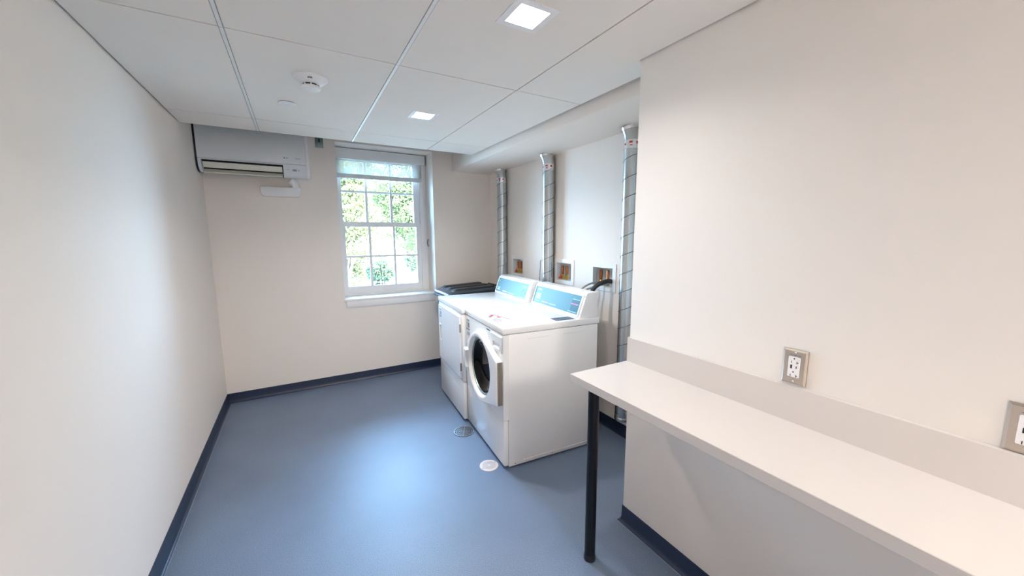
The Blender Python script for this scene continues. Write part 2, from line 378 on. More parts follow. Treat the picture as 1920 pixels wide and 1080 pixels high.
b = B().box(1.43, 1.49, .262, .30, 1.634, 1.642, bev=.002); b.tube([(1.46, .28, 1.642), (1.46, .28, 1.650), (1.49, .262, 1.652)], .005); b.build('sash_lock', M['trimw'], lo)

sh = thing('roller_shade', 'white roller shade pulled a little way down the sash window', 'shade', (1.48, .2, 2.3))
B().box(1.0175-1.48, 1.9405-1.48, .0, .045, 2.266-2.3, 2.368-2.3, bev=.003).build('valance', M['acw'], sh)
B().box(1.940-1.48, 1.945-1.48, .0, .05, 2.268-2.3, 2.366-2.3).build('end_bracket', M['ink'], sh)
B().box(1.030-1.48, 1.905-1.48, .026, .027, 2.12-2.3, 2.27-2.3).build('shade_fabric', M['cloth'], sh, smooth=0)
B().box(1.030-1.48, 1.905-1.48, .018, .034, 2.078-2.3, 2.122-2.3, bev=.004).build('hem_bar', M['acw'], sh)
b = B(); ch = [(1.932-1.48, .015, -.03), (1.933-1.48, .013, -.4), (1.936-1.48, .008, -.75), (1.942-1.48, 0, -.925)]
b.tube(ch, .0016, 6); b.tube([(p[0]+.004, p[1]+.022, p[2]) for p in ch], .0016, 6)
b.build('pull_chain', M['trimw'], sh)
b = B().tube([(1.952-1.48, .005, -.85), (1.944-1.48, -.002, -.87), (1.940-1.48, -.004, -.89), (1.944-1.48, -.002, -.915), (1.953-1.48, .005, -.93)], .006, 8); b.build('chain_holder', M['ink'], sh)

# ------------------------------------------------------------------ air conditioner
ac = thing('air_conditioner', 'white wall mounted split air conditioner with open louver in the corner', 'air conditioner', (0, 0, 2.0))
AX0, AX1 = .012, .782
def acs(pts): return [(y, z-2.0) for y, z in pts]
B().prism(acs([(-.001, 2.015), (-.11, 2.002), (-.165, 2.008), (-.198, 2.03), (-.212, 2.07), (-.214, 2.097), (-.20, 2.10), (-.001, 2.10)]), AX0+.002, .034, 'X').build('body_corner', M['acw'], ac)
bd = B(); pr = acs([(-.001, 2.010), (-.11, 2.000), (-.165, 2.006), (-.198, 2.03), (-.212, 2.07), (-.214, 2.0985), (-.001, 2.0985)])
bd.prism(pr, .583, AX1-.012, 'X')
bd.prism(acs([(-.001, 2.0985), (-.19, 2.0985), (-.19, 2.40), (-.001, 2.40)]), AX0, AX1-.003, 'X')
bd.build('body', M['acw'], ac)
B().prism(acs([(-.001, 2.012), (-.10, 2.004), (-.12, 2.02), (-.14, 2.075), (-.19, 2.093), (-.001, 2.093)]), .0341, .5829, 'X').build('outlet_slot', M['dark'], ac, smooth=0)
B().prism(acs([(-.19, 2.101), (-.2145, 2.101), (-.217, 2.11), (-.214, 2.385), (-.205, 2.40), (-.19, 2.40)]), AX0, .757, 'X').build('front_panel', M['acw'], ac)
B().prism(acs([(-.001, 2.008), (-.11, 1.999), (-.166, 2.004), (-.200, 2.028), (-.2145, 2.07), (-.217, 2.10), (-.215, 2.39), (-.205, 2.401), (-.001, 2.401)]), .7575, AX1, 'X', bev=.004).build('end_cap', M['trimw'], ac)
B().prism([(-.214, .091), (-.214, .0985), (-.19, .0985), (-.19, .091)], .0341, .5829, 'X').build('slot_lip', M['acw'], ac)
B().prism(acs([(-.001, 2.010), (-.11, 1.998), (-.166, 2.003), (-.200, 2.027), (-.2155, 2.07), (-.218, 2.10), (-.2155, 2.40), (-.001, 2.40)]), .003, AX0+.0018, 'X').build('side_gap_shade', M['black'], ac)  # black strip: shadow of the gap to the left wall, put in as colour
for (ya, za, yb, zb) in ((-.203, 2.074, -.180, 2.034), (-.168, 2.020, -.212, 1.990)):
    d = Vector((yb-ya, zb-za)).normalized(); n = Vector((-d.y, d.x))*.004
    l = B().prism([(ya+n.x, za-2+n.y), (yb+n.x, zb-2+n.y), (yb-n.x, zb-2-n.y), (ya-n.x, za-2-n.y)], .042, .576, 'X', bev=.001, seg=1).build('louver', M['louv'], ac)
    if za > 2.05:
        for x in (.18, .38): B().box(x, x+.045, -.205, -.196, .062, .070, bev=.001).build('louver_clip', M['louv'], l)
b = B()
b.prism([(x*.005+.597, z*.005+.149) for x, z in [(math.cos(a*PI/5), math.sin(a*PI/5)) for a in range(10)]], -.2172, -.2162, 'Y')
for x in (.608, .613, .618, .623): b.box(x, x+.003, -.2172, -.2162, .146, .151)
for i, x in enumerate((.680, .686, .691, .697, .702, .707, .712)): b.box(x, x+.0035, -.2172, -.2162, .147, .153 if i == 0 else .151)
tag(b.build('badge', M['ink'], ac, smooth=0), kind='stuff')
b = B().box(.652, .682, -.2136, -.2085, .044, .060); b.build('display_window', M['grey'], ac, smooth=0)
b = B()
for x, z in ((.690, .056), (.695, .056), (.701, .056), (.690, .047), (.702, .047)): b.box(x, x+.0035, -.2136, -.2075, z-.0015, z+.0015)
for x in (.608, .614, .620, .626): b.box(x, x+.004, -.2136, -.209, .055, .057)
tag(b.build('indicator_marks', M['ink'], ac, smooth=0), kind='stuff')

cp = thing('pipe_cover_box', 'small white cover box on the wall below the air conditioner', 'cover box', (.55, 0, 1.84))
pts = arc(-.152+.03, .03, .03, 180, 270, 6)+arc(.150-.03, .03, .03, 270, 360, 6)+[(.155, .075), (.148, .082), (-.148, .082), (-.155, .075)]
B().prism([(x, z) for x, z in pts], -.062, -.001, 'Y', bev=.006).build('cover', M['plast'], cp)
B().tube([(.108, -.03, .08), (.108, -.03, .10), (.102, -.03, .125), (.092, -.03, .138), (.082, -.03, .146)], [.031, .031, .032, .033, .034], 16).build('pipe_elbow', M['plast'], cp)

sn = thing('wall_sensor', 'small grey metal sensor plate on the wall beside the air conditioner', 'sensor', (.885, 0, 2.36))
B().box(-.033, .033, -.008, -.0005, -.057, .057, bev=.002).build('plate', M['zinc'], sn)
B().box(-.006, .006, -.009, -.0075, -.01, .022, bev=.0004, seg=1).build('slot', M['dark'], sn)

# ------------------------------------------------------------------ things on the ceiling
sm = thing('smoke_detector', 'round white smoke detector on the ceiling tile', 'smoke detector', (.752, -1.86, H))
B().lathe([(0, 0), (.078, 0), (.078, -.006), (.073, -.010), (.052, -.026), (.044, -.030), (.036, -.032), (0, -.032)], n=48).build('base', M['plast'], sm)
b = B().lathe([(0, -.03), (.036, -.03), (.036, -.041), (0, -.041)], n=32); b.build('vent_gap', M['dark'], sm)
b = B().lathe([(0, -.0405), (.043, -.0405), (.044, -.046), (.040, -.053), (.028, -.056), (0, -.057)], n=40)
for k in range(8):
    a = k*PI/4; b.box(.031, .039, -.003, .003, -.042, -.029, xf=Matrix.Rotation(a, 4, 'Z'))
b.build('sensing_cap', M['plast'], sm)
b = B()
for k, a in enumerate((-101, -97, -91, -87)):
    a = math.radians(a); b.box(.0605, .066, -.0017, .0017, -.0215, -.0155, xf=Matrix.Rotation(a, 4, 'Z'))
tag(b.build('moulded_mark', M['ink'], sm, smooth=0), kind='stuff')
sp = thing('sprinkler_cover', 'flat white round sprinkler cover plate beside the smoke detector', 'sprinkler cover', (.647, -1.405, H))
B().lathe([(0, -.006), (.044, -.006), (.046, -.0045), (.044, -.003), (0, -.003)], n=48).build('cover_plate', M['plast'], sp)
B().cyl((0, 0, -.0035), .034, .004, 32).build('escutcheon', M['dark'], sp)

# ------------------------------------------------------------------ laundry machines (local: x depth, y width, z up)
RZ = -.0704
def machine(name, label, cat, loc):
    t = thing(name, label, cat, loc, RZ); W = .700
    b = B().box(.036, .716, .002, W-.002, .012, .885, bev=.003)
    b.build('cabinet', M['enamel'], t)
    if cat == 'washing machine':
        b = B(); b.holes('X', 0, .0345, 0, W, .335, .8845, [(.335-.163, .335+.163, .590-.163, .590+.163)]); b.build('front_panel', M['enamel'], t)
    else: B().box(0, .0345, 0, W, .335, .8845, bev=.009).build('front_panel', M['enamel'], t)
    B().box(.002, .0345, .001, W-.001, .022, .3325, bev=.008).build('lower_panel', M['enamel'], t)
    B().box(-.003, .728, -.002, W+.002, .888, .93, bev=.006, seg=3).build('top_panel', M['enamel'], t)
    for x in (.06, .68):
        for y in (.05, .65): B().cyl((x, y, 0), .02, .02, 12).build('foot', M['black'], t)
    # control console
    y0, y1 = .016, .690
    c = B().prism([(.572, .9305), (.628, 1.088), (.634, 1.097), (.645, 1.101), (.716, 1.103), (.722, 1.098), (.730, .9305)], y0, y1, 'Y', bev=.003)
    con = c.build('control_console', M['enamel'], t)
    fa, fb = Vector((.572, .9305)), Vector((.628, 1.088)); u = (fb-fa).normalized(); nn = Vector((-u.y, u.x))
    xf = Matrix(((0, u.x, nn.x, fa.x), (1, 0, 0, 0), (0, u.y, nn.y, fa.y), (0, 0, 0, 1)))   # (y along, up the slope, outward)
    L = (fb-fa).length
    e = B(); e.holes('Z', -.001, .006, y0+.022, y1-.004, .006, L-.004, [(y0+.034, y1-.014, .018, L-.014)])
    e.v = [tuple(xf @ Vector(p)) for p in e.v]; e.build('fascia_rim', M['trimw'], con)
    B().box(y0+.034, y1-.014, .018, L-.014, .0005, .0022, xf=xf).build('fascia', M['teal'], con, smooth=0)
    for v in (.03, L-.014): B().add(*[[tuple(p) for p in [(y0+.009+.003*math.cos(k*PI/4), v+.003*math.sin(k*PI/4), z) for z in (0, .0015) for k in range(8)]], [tuple(range(8, 16))]+[(k, (k+1) % 8, 8+(k+1) % 8, 8+k) for k in range(8)]], xf=xf).build('screw', M['hinge'], con)
    # embossed side lines and bottom rail
    b = B()
    for x0, x1 in ((.165, .327), (.435, .602)): b.box(x0, x1, -.0006, .004, .846, .8475)
    b.box(.14, .66, -.0008, .004, .034, .0385)
    b.each('side_emboss', M['lame'], t, smooth=0)
    b = B()
    for x in (.08, .36, .65): b.lathe([(0, .003), (.004, .003), (.004, 0), (0, 0)], n=10, xf=Matrix.Translation((x, .003, .026)) @ Matrix.Rotation(PI/2, 4, 'X'))
    b.each('side_screw', M['hinge'], t)
    return t, con, xf, L, y0, y1

wm, con, xf, L, y0, y1 = machine('washing_machine', 'white front loading washer with round glass door, nearest the counter', 'washing machine', (1.6842, -2.0942, 0))
def pr(boxes, name, m, par, xf=xf, z=(.0022, .0028)):
    b = B()
    for a, c, d, e in boxes: b.box(a, c, d, e, z[0], z[1], xf=xf)
    if 'print' in name: return tag(b.build(name, m, par, smooth=0), kind='stuff')
    return b.each(name, m, par, smooth=0)
# washer fascia print (left end of panel = large y)
pr([(.59, .640, .123, .136)], 'display', M['cy1'], con)
pr([(.645-.024*i-.018, .645-.024*i, .052+.017*j, .052+.017*j+.013) for i in range(3) for j in range(3)], 'button', M['cy1'], con)
pr([(.585, .64, .036, .039)]+[(.335+.012*i, .335+.012*i+.009, .036, .041) for i in range(8)], 'fine_print', M['cy1'], con)
pr([(.44, .535, .036, .043), (.068, .155, .082, .089)], 'pink_stripe', M['pink'], con)
pr([(.066, .15, .034, .0815), (.066, .15, .0895, .115)], 'start_pad', M['teald'], con)
pr([(.066, .15, .118, .1205), (.066, .17, .029, .0315)], 'pad_line', M['cy1'], con)
# door: round on the left, straight hinged edge on the right (x<0 is out of the cabinet)
bc, zc, Rr, ri = .335, .588, .243, .204
def door_outline(r, hy, h0, h1):
    # circle arc plus tangent lines to the hinge edge
    pts = []
    def tang(hz, sgn):
        d = Vector((hy-bc, hz-zc)); D = d.length; a = math.acos(r/D); base = math.atan2(d.y, d.x); return base+sgn*a
    a1, a0 = tang(h0, 1) % (2*PI), tang(h1, -1) % (2*PI)
    n = 44; span = a0 - a1
    if span < 0: span += 2*PI
    for i in range(n+1):
        a = a1+span*i/n; pts.append((bc+r*math.cos(a), zc+r*math.sin(a)))
    pts += [(hy, h1), (hy, h0)]
    out = []
    for (ya, za), (yb, zb) in zip(pts, pts[1:]+pts[:1]):      # even out the straight runs so the opening stays round
        k = max(1, int(math.hypot(yb-ya, zb-za)/.03)); out += [(ya+(yb-ya)*i/k, za+(zb-za)*i/k) for i in range(k)]
    return out
outl = door_outline(Rr, .019, .430, .715); n = len(outl)
def ringpts(r, m=n, cy_=bc, cz_=.590):
    out = []
    for (y, z) in outl:
        a = math.atan2(z-cz_, y-cy_); out.append((cy_+r*math.cos(a), cz_+r*math.sin(a)))
    return out
def shrink(k): return [(bc+(y-bc)*k, zc+(z-zc)*k) for y, z in outl]
loops = [(-.001, outl), (-.033, outl), (-.0375, shrink(.988)), (-.040, shrink(.972)), (-.0405, shrink(.955)), (-.0405, ringpts(ri+.012)), (-.040, ringpts(ri+.008)), (-.037, ringpts(ri+.003)), (-.030, ringpts(ri-.001)), (-.012, ringpts(ri-.007)), (.0005, ringpts(ri-.012))]
b = B(); vs = []; fs = []
for x, lp in loops: vs += [(x, y, z) for y, z in lp]
for k in range(len(loops)-1):
    for i in range(n): fs.append((k*n+i, k*n+(i+1) % n, (k+1)*n+(i+1) % n, (k+1)*n+i))
b.add(vs, fs); door = b.build('door', M['enamel'], wm, smooth=40)
bm_ = Matrix.Translation((0, bc, .590)) @ Matrix.Rotation(-PI/2, 4, 'Y')      # local z -> -x (outwards)
B().lathe([(.199, .006), (.196, .017), (.187, .017), (.184, .006)], n=56, xf=bm_).build('seal_ring', M['zinc'], door)
B().lathe([(0, -.031), (.06, -.030), (.10, -.027), (.135, -.018), (.156, -.003), (.168, .005), (.183, .010), (.190, .010), (.193, .003)], n=56, xf=bm_).build('door_glass', M['glassd'], door)
b = B()
hp = [(bc+r*math.cos(a), zc+.0+r*math.sin(a)) for r, rng in ((Rr+.014, range(0, 9)), (Rr-.030, range(8, -1, -1))) for a in [math.radians(-18+4.5*k) for k in rng]]
b.prism(hp, -.064, -.034, 'X', bev=.007); b.build('handle', M['plast'], door)
b = B()
for k in range(12): b.lathe([(0, 0), (.0042, 0), (.0042, .017), (0, .017)], (-.0185, .0155, .434+.0233*k), 10)
b.box(-.033, -.002, .0165, .0185, .432, .713); b.build('hinge', M['hinge'], door)
# detergent drawer with pocket handle
b = B(); b.holes('X', -.008, .001, .020, .192, .768, .868, [(.045, .150, .785, .822)]); dr = b.build('drawer', M['plast'], wm)
b = B().add([(-.008, .045, .785), (-.008, .150, .785), (-.008, .150, .822), (-.008, .045, .822), (.0005, .052, .800), (.0005, .143, .800), (.0005, .143, .822), (.0005, .052, .822)],
            [(0, 1, 5, 4), (1, 2, 6, 5), (3, 0, 4, 7), (4, 5, 6, 7), (2, 3, 7, 6)]); b.build('drawer_pocket', M['acw'], dr, smooth=0, fix=False)
B().box(.0, .004, .016, .0192, .766, .870).build('drawer_gap', M['ink'], wm)
def sticker(t, y0, y1, z0, z1, x=-.0007):
    s = B().box(x, x+.001, y0, y1, z0, z1).build('warning_sticker', M['paper'], t, smooth=0)
    b = B(); h = z1-z0; w_ = y1-y0
    for k, (a, c) in enumerate(((.85, .80), (.78, .76), (.73, .705))): b.box(x-.0003, x, y0+w_*.1, y1-w_*(.1+.12*k), z0+h*c, z0+h*a)
    for k in range(6): b.box(x-.0003, x, y0+w_*.55, y1-w_*.1, z0+h*(.2+.08*k), z0+h*(.235+.08*k))
    b.box(x-.0003, x, y0+w_*.12, y0+w_*.42, z0+h*.2, z0+h*.62); b.box(x-.0003, x, y0+w_*.05, y1-w_*.05, z0+h*.02, z0+h*.12)
    tag(b.build('sticker_print', M['ink'], s, smooth=0), kind='stuff')
sticker(wm, .612, .690, .775, .870); sticker(wm, .610, .680, .735, .765)
s = B().box(-.0007, .0003, .205, .275, .80, .876).build('instruction_label', M['paper'], wm, smooth=0)
B().box(-.001, -.0007, .207, .273, .866, .875).build('label_band', M['teal'], s, smooth=0)
b = B()
for k in range(4): b.box(-.001, -.0007, .215, .262-.006*k, .812+.012*k, .815+.012*k)
tag(b.build('label_print', M['grey'], s, smooth=0), kind='stuff')
# stickers on the top: coloured picture decal and dark text label
dc = B().box(.035, .165, .205, .455, .9301, .9304).build('top_decal', M['enamel'], wm, smooth=0)
b = B(); b.tube([(.060+.022*math.cos(a), .225+.033*math.sin(a), .9306) for a in [k*PI/10 for k in range(21)]], .0022, 4)
b.tube([(.150, .215, .9306), (.128, .285, .9306), (.140, .335, .9306)], .002, 4); b.tube([(.120, .340, .9306), (.105, .380, .9306), (.09, .40, .9306)], .002, 4)
for k in range(5): b.box(.135-.012*k, .139-.012*k, .345+.012*k, .385+.014*k, .9304, .9308)
tag(b.build('decal_lines', M['inkb'], dc, smooth=0), kind='stuff')
b = B().prism([(.07, .35), (.095, .36), (.09, .40), (.066, .39)], .9304, .9309); b.prism([(.10, .29), (.128, .30), (.112, .335), (.092, .322)], .9304, .9309); b.each('red_figure', M['inkr'], dc, smooth=0)
b = B().prism([(.045, .32), (.070, .335), (.064, .37), (.045, .355)], .9304, .9309); b.build('blue_figure', M['inkb'], dc, smooth=0)
nv = B().box(.40, .545, .03, .112, .9301, .9305).build('dark_label', M['navy'], wm, smooth=0)
b = B()
for k in range(7): b.box(.412+.018*k, .418+.018*k, .038, .1-.01*(k % 3), .9305, .9308)
tag(b.build('label_text', M['grey'], nv, smooth=0), kind='stuff')

dy, con2, xf2, L2, a0, a1 = machine('tumble_dryer', 'white tumble dryer with flat rectangular door between washer and bin', 'tumble dryer', (1.6842-.0288+.0711*.7093, -2.0942+.7090, 0))
pr([(.63, .668, .119, .134)], 'display', M['green'], con2, xf2)
pr([(.60+.02*i, .616+.02*i, .036+.016*j, .047+.016*j) for i in range(3) for j in range(2)], 'button', M['cy1'], con2, xf2)
pr([(.44, .53, .031, .040)], 'pink_stripe', mat('faded_pink', srgb(205, 190, 205), .4), con2, xf2)
pr([(.08, .16, .127, .129), (.08, .16, .120, .122), (.28, .42, .031, .035), (.07, .19, .026, .029)], 'fine_print', M['cy1'], con2, xf2)
b = B()
for rr, cx_, cz_ in ((.030, .115, .078), (.019, .113, .091), (.022, .12, .056)):
    b.tube([xf2 @ Vector((cx_+rr*math.cos(k*PI/12), cz_+rr*math.sin(k*PI/12), .0025)) for k in range(25)], .0013, 4)
tag(b.build('dial_print', M['cy1'], con2, smooth=0), kind='stuff')
b = B(); b.holes('X', -.0115, .0005, .040, .668, .362, .858, [(.575, .625, .54, .68)]); dd = b.build('door', M['enamel'], dy)
b = B().add([(-.0115, .575, .54), (-.0115, .625, .54), (-.0115, .625, .68), (-.0115, .575, .68), (-.001, .583, .548), (-.001, .612, .548), (-.001, .612, .672), (-.001, .583, .672)],
            [(0, 1, 5, 4), (1, 2, 6, 5), (2, 3, 7, 6), (3, 0, 4, 7), (4, 5, 6, 7)]); b.build('door_pocket', M['lame'], dd, smooth=0, fix=False)
b = B(); b.holes('X', -.014, -.011, .569, .631, .533, .687, [(.577, .623, .543, .677)]); b.build('handle_rim', M['trimw'], dd)
for z0, z1 in ((.735, .80), (.42, .485)): B().box(-.013, .0, .034, .0395, z0, z1, bev=.001).build('hinge', M['hinge'], dd)
sticker(dy, .562, .645, .755, .840, -.0122)

# ------------------------------------------------------------------ rubbish bin behind the dryer
bn = thing('rubbish_bin', 'dark wheeled rubbish bin with ridged lid in the back corner', 'bin', (2.20, -.385, 0))
B().prism([(-.20, .10), (.20, .10), (.25, .88), (-.24, .88)], -.19, .19, 'Y', bev=.02).build('body', M['bin2'], bn)
b = B().box(-.325, .30, -.235, .215, .862, .886, bev=.007); b.box(-.318, .29, -.228, .210, .888, .912, bev=.007); b.build('rim', M['bin'], bn)
lid = B().prism([(-.318, .912), (-.312, .922), (-.235, .948), (.20, .960), (.27, .95), (.285, .912)], -.222, .205, 'Y', bev=.008).build('lid', M['bin'], bn)
for y in (-.15, .0, .15):
    B().prism([(-.262, .938), (-.222, .962), (.185, .976), (.215, .955)], y-.058, y+.03, 'Y', bev=.008).build('lid_ridge', M['bin2'], lid)
b = B().tube([(.310, -.17, .945), (.310, .17, .945)], .013, 10)
for y in (-.15, .0, .15): b.tube([(.255, y, .93), (.310, y, .945)], .009, 8)
b.build('handle', M['bin2'], bn)
for y in (-.21, .21): B().lathe([(0, -.02), (.10, -.02), (.10, .02), (0, .02)], n=24, xf=Matrix.Translation((.15, y, .10)) @ Matrix.Rotation(PI/2, 4, 'X')).build('wheel', M['black'], bn)
b = B()
for y in (-.12, .12): b.box(-.18, -.12, y-.03, y+.03, 0, .101, bev=.005)
b.each('stand', M['bin2'], bn)

# ------------------------------------------------------------------ vent pipes
def vent_pipe(y, label, z0, lean):
    t = thing('vent_pipe', label, 'vent pipe', (2.598, y, 0), group=None); r = .0505
    n = 32; zt = 2.09
    B().lathe([(0, z0), (r, z0), (r, zt), (0, zt)], n=n).build('duct', M['galv'], t)
    # spiral lock seam
    pts = []; pitch_ = .126; k = 0; z = z0+.01
    while z < zt-.03:
        a = 2*PI*(z-z0)/pitch_ + 1.0; pts.append(((r+.0006)*math.cos(a), (r+.0006)*math.sin(a), z)); z += pitch_/28
    B().tube(pts, .0024, 5).build('spiral_seam', M['seam'], t)
    b = B()
    pth = [(0, 0, 2.085), (-.001, .001, 2.11), (-.003, lean*.2, 2.135), (-.007, lean*.5, 2.162), (-.011, lean*.7, 2.187)]
    b.tube(pth, [r+.001, r+.001, r+.0015, r+.003, r+.005], 28); b.build('top_adapter', M['galv'], t)
    b = B(); b.tube([(-.009, lean*.6, 2.170), (-.011, lean*.7, 2.1885)], [r+.0055, r+.0085], 28, cap=False); b.build('foil_collar', M['foil'], t)
    bd_ = B(); bd_.tube([(0, 0, 2.045), (0, 0, 2.10)], r+.0016, 28, cap=False); band = bd_.build('foil_band', M['foil'], t)
    m = M['inkr']
    b = B()
    for a0_, w_, zz, hh in ((-2.55, .40, 2.078, .012), (-2.5, .30, 2.062, .006), (-1.75, .3, 2.072, .016), (2.9, .3, 2.07, .012)):
        rr = r+.0022; vv = []; 
        for k in range(7):
            a = a0_+w_*(k/6-.5); vv += [(rr*math.cos(a), rr*math.sin(a), zz), (rr*math.cos(a), rr*math.sin(a), zz+hh)]
        b.add(vv, [(2*k, 2*k+2, 2*k+3, 2*k+1) for k in range(6)])
    tag(b.build('red_print', M['inkr'], band, smooth=0), kind='stuff')
    b = B().lathe([(0, z0-.012), (r+.002, z0-.012), (r+.004, z0), (r+.002, z0+.012), (r+.0005, z0+.016)], n=n); b.build('end_cap', M['galv'], t)
    return t
vent_pipe(-.388, 'galvanised spiral vent pipe farthest from the camera, behind the dryer', .22, .02)
vent_pipe(-1.258, 'galvanised spiral vent pipe in the middle, behind the washer and dryer', .22, .03)
vent_pipe(-2.205, 'galvanised spiral vent pipe nearest the counter, half hidden by the wall end', .175, .02)

cd = B().tube([(2.585, -1.168, 1.262), (2.60, -1.135, 1.245), (2.612, -1.118, 1.20), (2.612, -1.112, 1.14), (2.607, -1.115, 1.06), (2.60, -1.13, .95), (2.57, -1.17, .85)], .0032, 8).build('hanging_cord', M['cordb'])
tag(cd, 'thin blue grey cord hanging beside the middle vent pipe', 'cord')

# ------------------------------------------------------------------ washer outlet boxes
def outlet_box(h, label, red, ys):
    ya, yb, za, zb = h; t = thing('washer_outlet_box', label, 'outlet box', (XA, (ya+yb)/2, (za+zb)/2))
    hw, hh = (yb-ya)/2, (zb-za)/2
    b = B(); b.holes('X', -.006, -.0005, -hw-.034, hw+.034, -hh-.034, hh+.034, [(-hw, hw, -hh, hh)]); b.build('frame', M['trimw'], t)
    e = .0015
    b = B().add([(-.001, -hw+e, -hh+e), (-.001, hw-e, -hh+e), (-.001, hw-e, hh-e), (-.001, -hw+e, hh-e), (.085, -hw+e, -hh+e), (.085, hw-e, -hh+e), (.085, hw-e, hh-e), (.085, -hw+e, hh-e)],
                [(0, 1, 5, 4), (1, 2, 6, 5), (2, 3, 7, 6), (3, 0, 4, 7), (4, 5, 6, 7)]); b.build('recess', M['plast'], t, smooth=0, fix=False)
    for k, y in enumerate(ys):
        x = .045
        v = B().cyl((x, y, -hh+.002), .011, .022, 14)
        v.lathe([(0, 0), (.0095, 0), (.012, .006), (.012, .014), (.0085, .020), (0, .020)], (x, y, -hh+.022), 16)
        v.tube([(x-.02, y, -hh+.018), (x+.01, y, -hh+.018)], .008, 10)
        vo = v.build('valve', M['brass'], t)
        B().lathe([(0, 0), (.009, 0), (.012, .004), (.012, .070), (.008, .080), (0, .081)], (x, y, -hh+.044), 18).build('hammer_arrestor', M['copper'], vo)
        b = B().box(x-.036, x-.018, y-.018, y+.014, -hh+.012, -hh+.022, bev=.003)
        b.box(x-.036, x-.030, y-.020, y-.010, -hh+.012, -hh+(.046 if red and k == 0 else .03), bev=.001)
        b.build('valve_handle', M['redp'] if k == 0 and red else (M['brass'] if red else M['chrome']), vo)
    b = B()
    for k in range(4): b.box(.03, .035, hw-.0022, hw-.0013, -.03+.018*k, -.022+.018*k)
    for s1 in (-1, 1):
        for s2 in (-1, 1): b.lathe([(0, 0), (.0022, 0), (.0022, .0008), (0, .0008)], n=8, xf=Matrix.Translation((-.006, s1*(hw+.015), s2*(hh-.02))) @ Matrix.Rotation(-PI/2, 4, 'Y'))
    tag(b.build('embossed_mark', M['grey'], t, smooth=0), kind='stuff')
outlet_box(HB[0], 'recessed white valve box above the dryer, between the two far vent pipes', True, (.076, .014))
outlet_box(HB[1], 'recessed white valve box right of the middle vent pipe, no hoses fitted', True, (.080, .018))
outlet_box(HB[2], 'recessed white valve box with the black drain hose hooked in it', False, (.068, -.009))
def sp3(pts, k=8):
    """Catmull-Rom through points"""
    P = [Vector(p) for p in pts]; P = [P[0]*2-P[1]]+P+[P[-1]*2-P[-2]]; out = []
    for i in range(1, len(P)-2):
        for j in range(k):
            t = j/k; a, b_, c, d = P[i-1:i+3]
            out.append(.5*((2*b_)+(c-a)*t+(2*a-5*b_+4*c-d)*t*t+(3*b_-a-3*c+d)*t**3))
    out.append(P[-2]); return out
h = B().tube(sp3([(2.47, -1.95, .70), (2.49, -1.945, .92), (2.50, -1.948, 1.03), (2.515, -1.953, 1.085), (2.555, -1.972, 1.128), (2.615, -2.0, 1.150), (2.665, -2.0, 1.14), (2.69, -1.995, 1.108)]), .0165, 14).build('drain_hose', M['hoseb'])
tag(h, 'thick black drain hose looping from behind the washer into the valve box', 'hose')
for k, (pts, lb) in enumerate((([(2.45, -1.79, .75), (2.47, -1.80, .98), (2.50, -1.815, 1.06), (2.56, -1.85, 1.112), (2.63, -1.865, 1.125), (2.690, -1.878, 1.120)], 'pale braided water hose, outer one left of the black drain hose'),
                               ([(2.45, -1.85, .75), (2.47, -1.85, .98), (2.50, -1.86, 1.06), (2.57, -1.90, 1.10), (2.64, -1.935, 1.116), (2.690, -1.951, 1.119)], 'pale braided water hose tucked against the black drain hose'))):
    tag(B().tube(sp3(pts), .0075, 10).build('fill_hose', M['hoseg']), lb, 'hose', 'washer fill hoses')

# ------------------------------------------------------------------ floor drains
fd = thing('floor_drain', 'dark round grated floor drain beside the gap between the machines', 'drain', (1.648, -1.515, 0), group=None)
RD = .078
B().cyl((0, 0, .0002), RD, .0018, 48).build('dark_well', M['dark'], fd)
b = B()
for r0, r1 in ((.0, .010), (.016, .023), (.029, .036), (.042, .049), (.055, .062), (.068, .078)):
    b.lathe([(r0, .001), (r1, .001), (r1, .0045), (r0, .0045)] + ([(r0, .001)] if r0 else []), n=48)
for k in range(4): b.box(0, RD-.002, -.003, .003, .001, .0044, xf=Matrix.Rotation(PI/4+k*PI/2+.3, 4, 'Z'))
b.build('grate', M['drain'], fd)
fc = thing('floor_cleanout', 'pale round cleanout cover in the floor by the washer corner', 'drain', (1.624, -1.998, 0))
B().lathe([(0, .0003), (.062, .0003), (.060, .003), (0, .003)], n=48).build('cover', M['drainw'], fc)
b = B()
for r in (.012, .019, .026, .033, .040): b.lathe([(r, .003), (r+.0015, .003), (r+.0015, .0034), (r, .0034), (r, .003)], n=40)
b.each('ring_groove', M['ink'], fc)
b = B()
for s1 in (-1, 1): b.cyl((s1*.050, .012*s1, .003), .004, .0008, 10)
b.each('screw', M['hinge'], fc)

# ------------------------------------------------------------------ counter
ct = thing('wall_counter', 'long cream laminate counter on a black leg along the right wall', 'counter', (XR, YR, 0))
D = XR-1.652; LEN = 2.75
B().box(-D, -.0005, -LEN, -.003, .8425, .878, bev=.0015, seg=1).build('worktop', M['lam'], ct)
B().box(-.019, -.0005, -LEN, -.003, .8779, .996).build('backsplash', M['lam'], ct)
for y in (-.092, -2.5):
    lg = B().lathe([(0, .012), (.0245, .012), (.0245, .842), (0, .842)], (1.7145-XR, y, 0), 28).build('leg', M['legm'], ct)
    B().lathe([(0, 0), (.027, 0), (.0275, .006), (.0265, .022), (.0247, .03)], (1.7145-XR, y, 0), 28).build('foot', M['black'], lg)
B().box(-.06, -.0005, -LEN+.05, -.10, .80, .842).build('wall_cleat', M['wall'], ct)

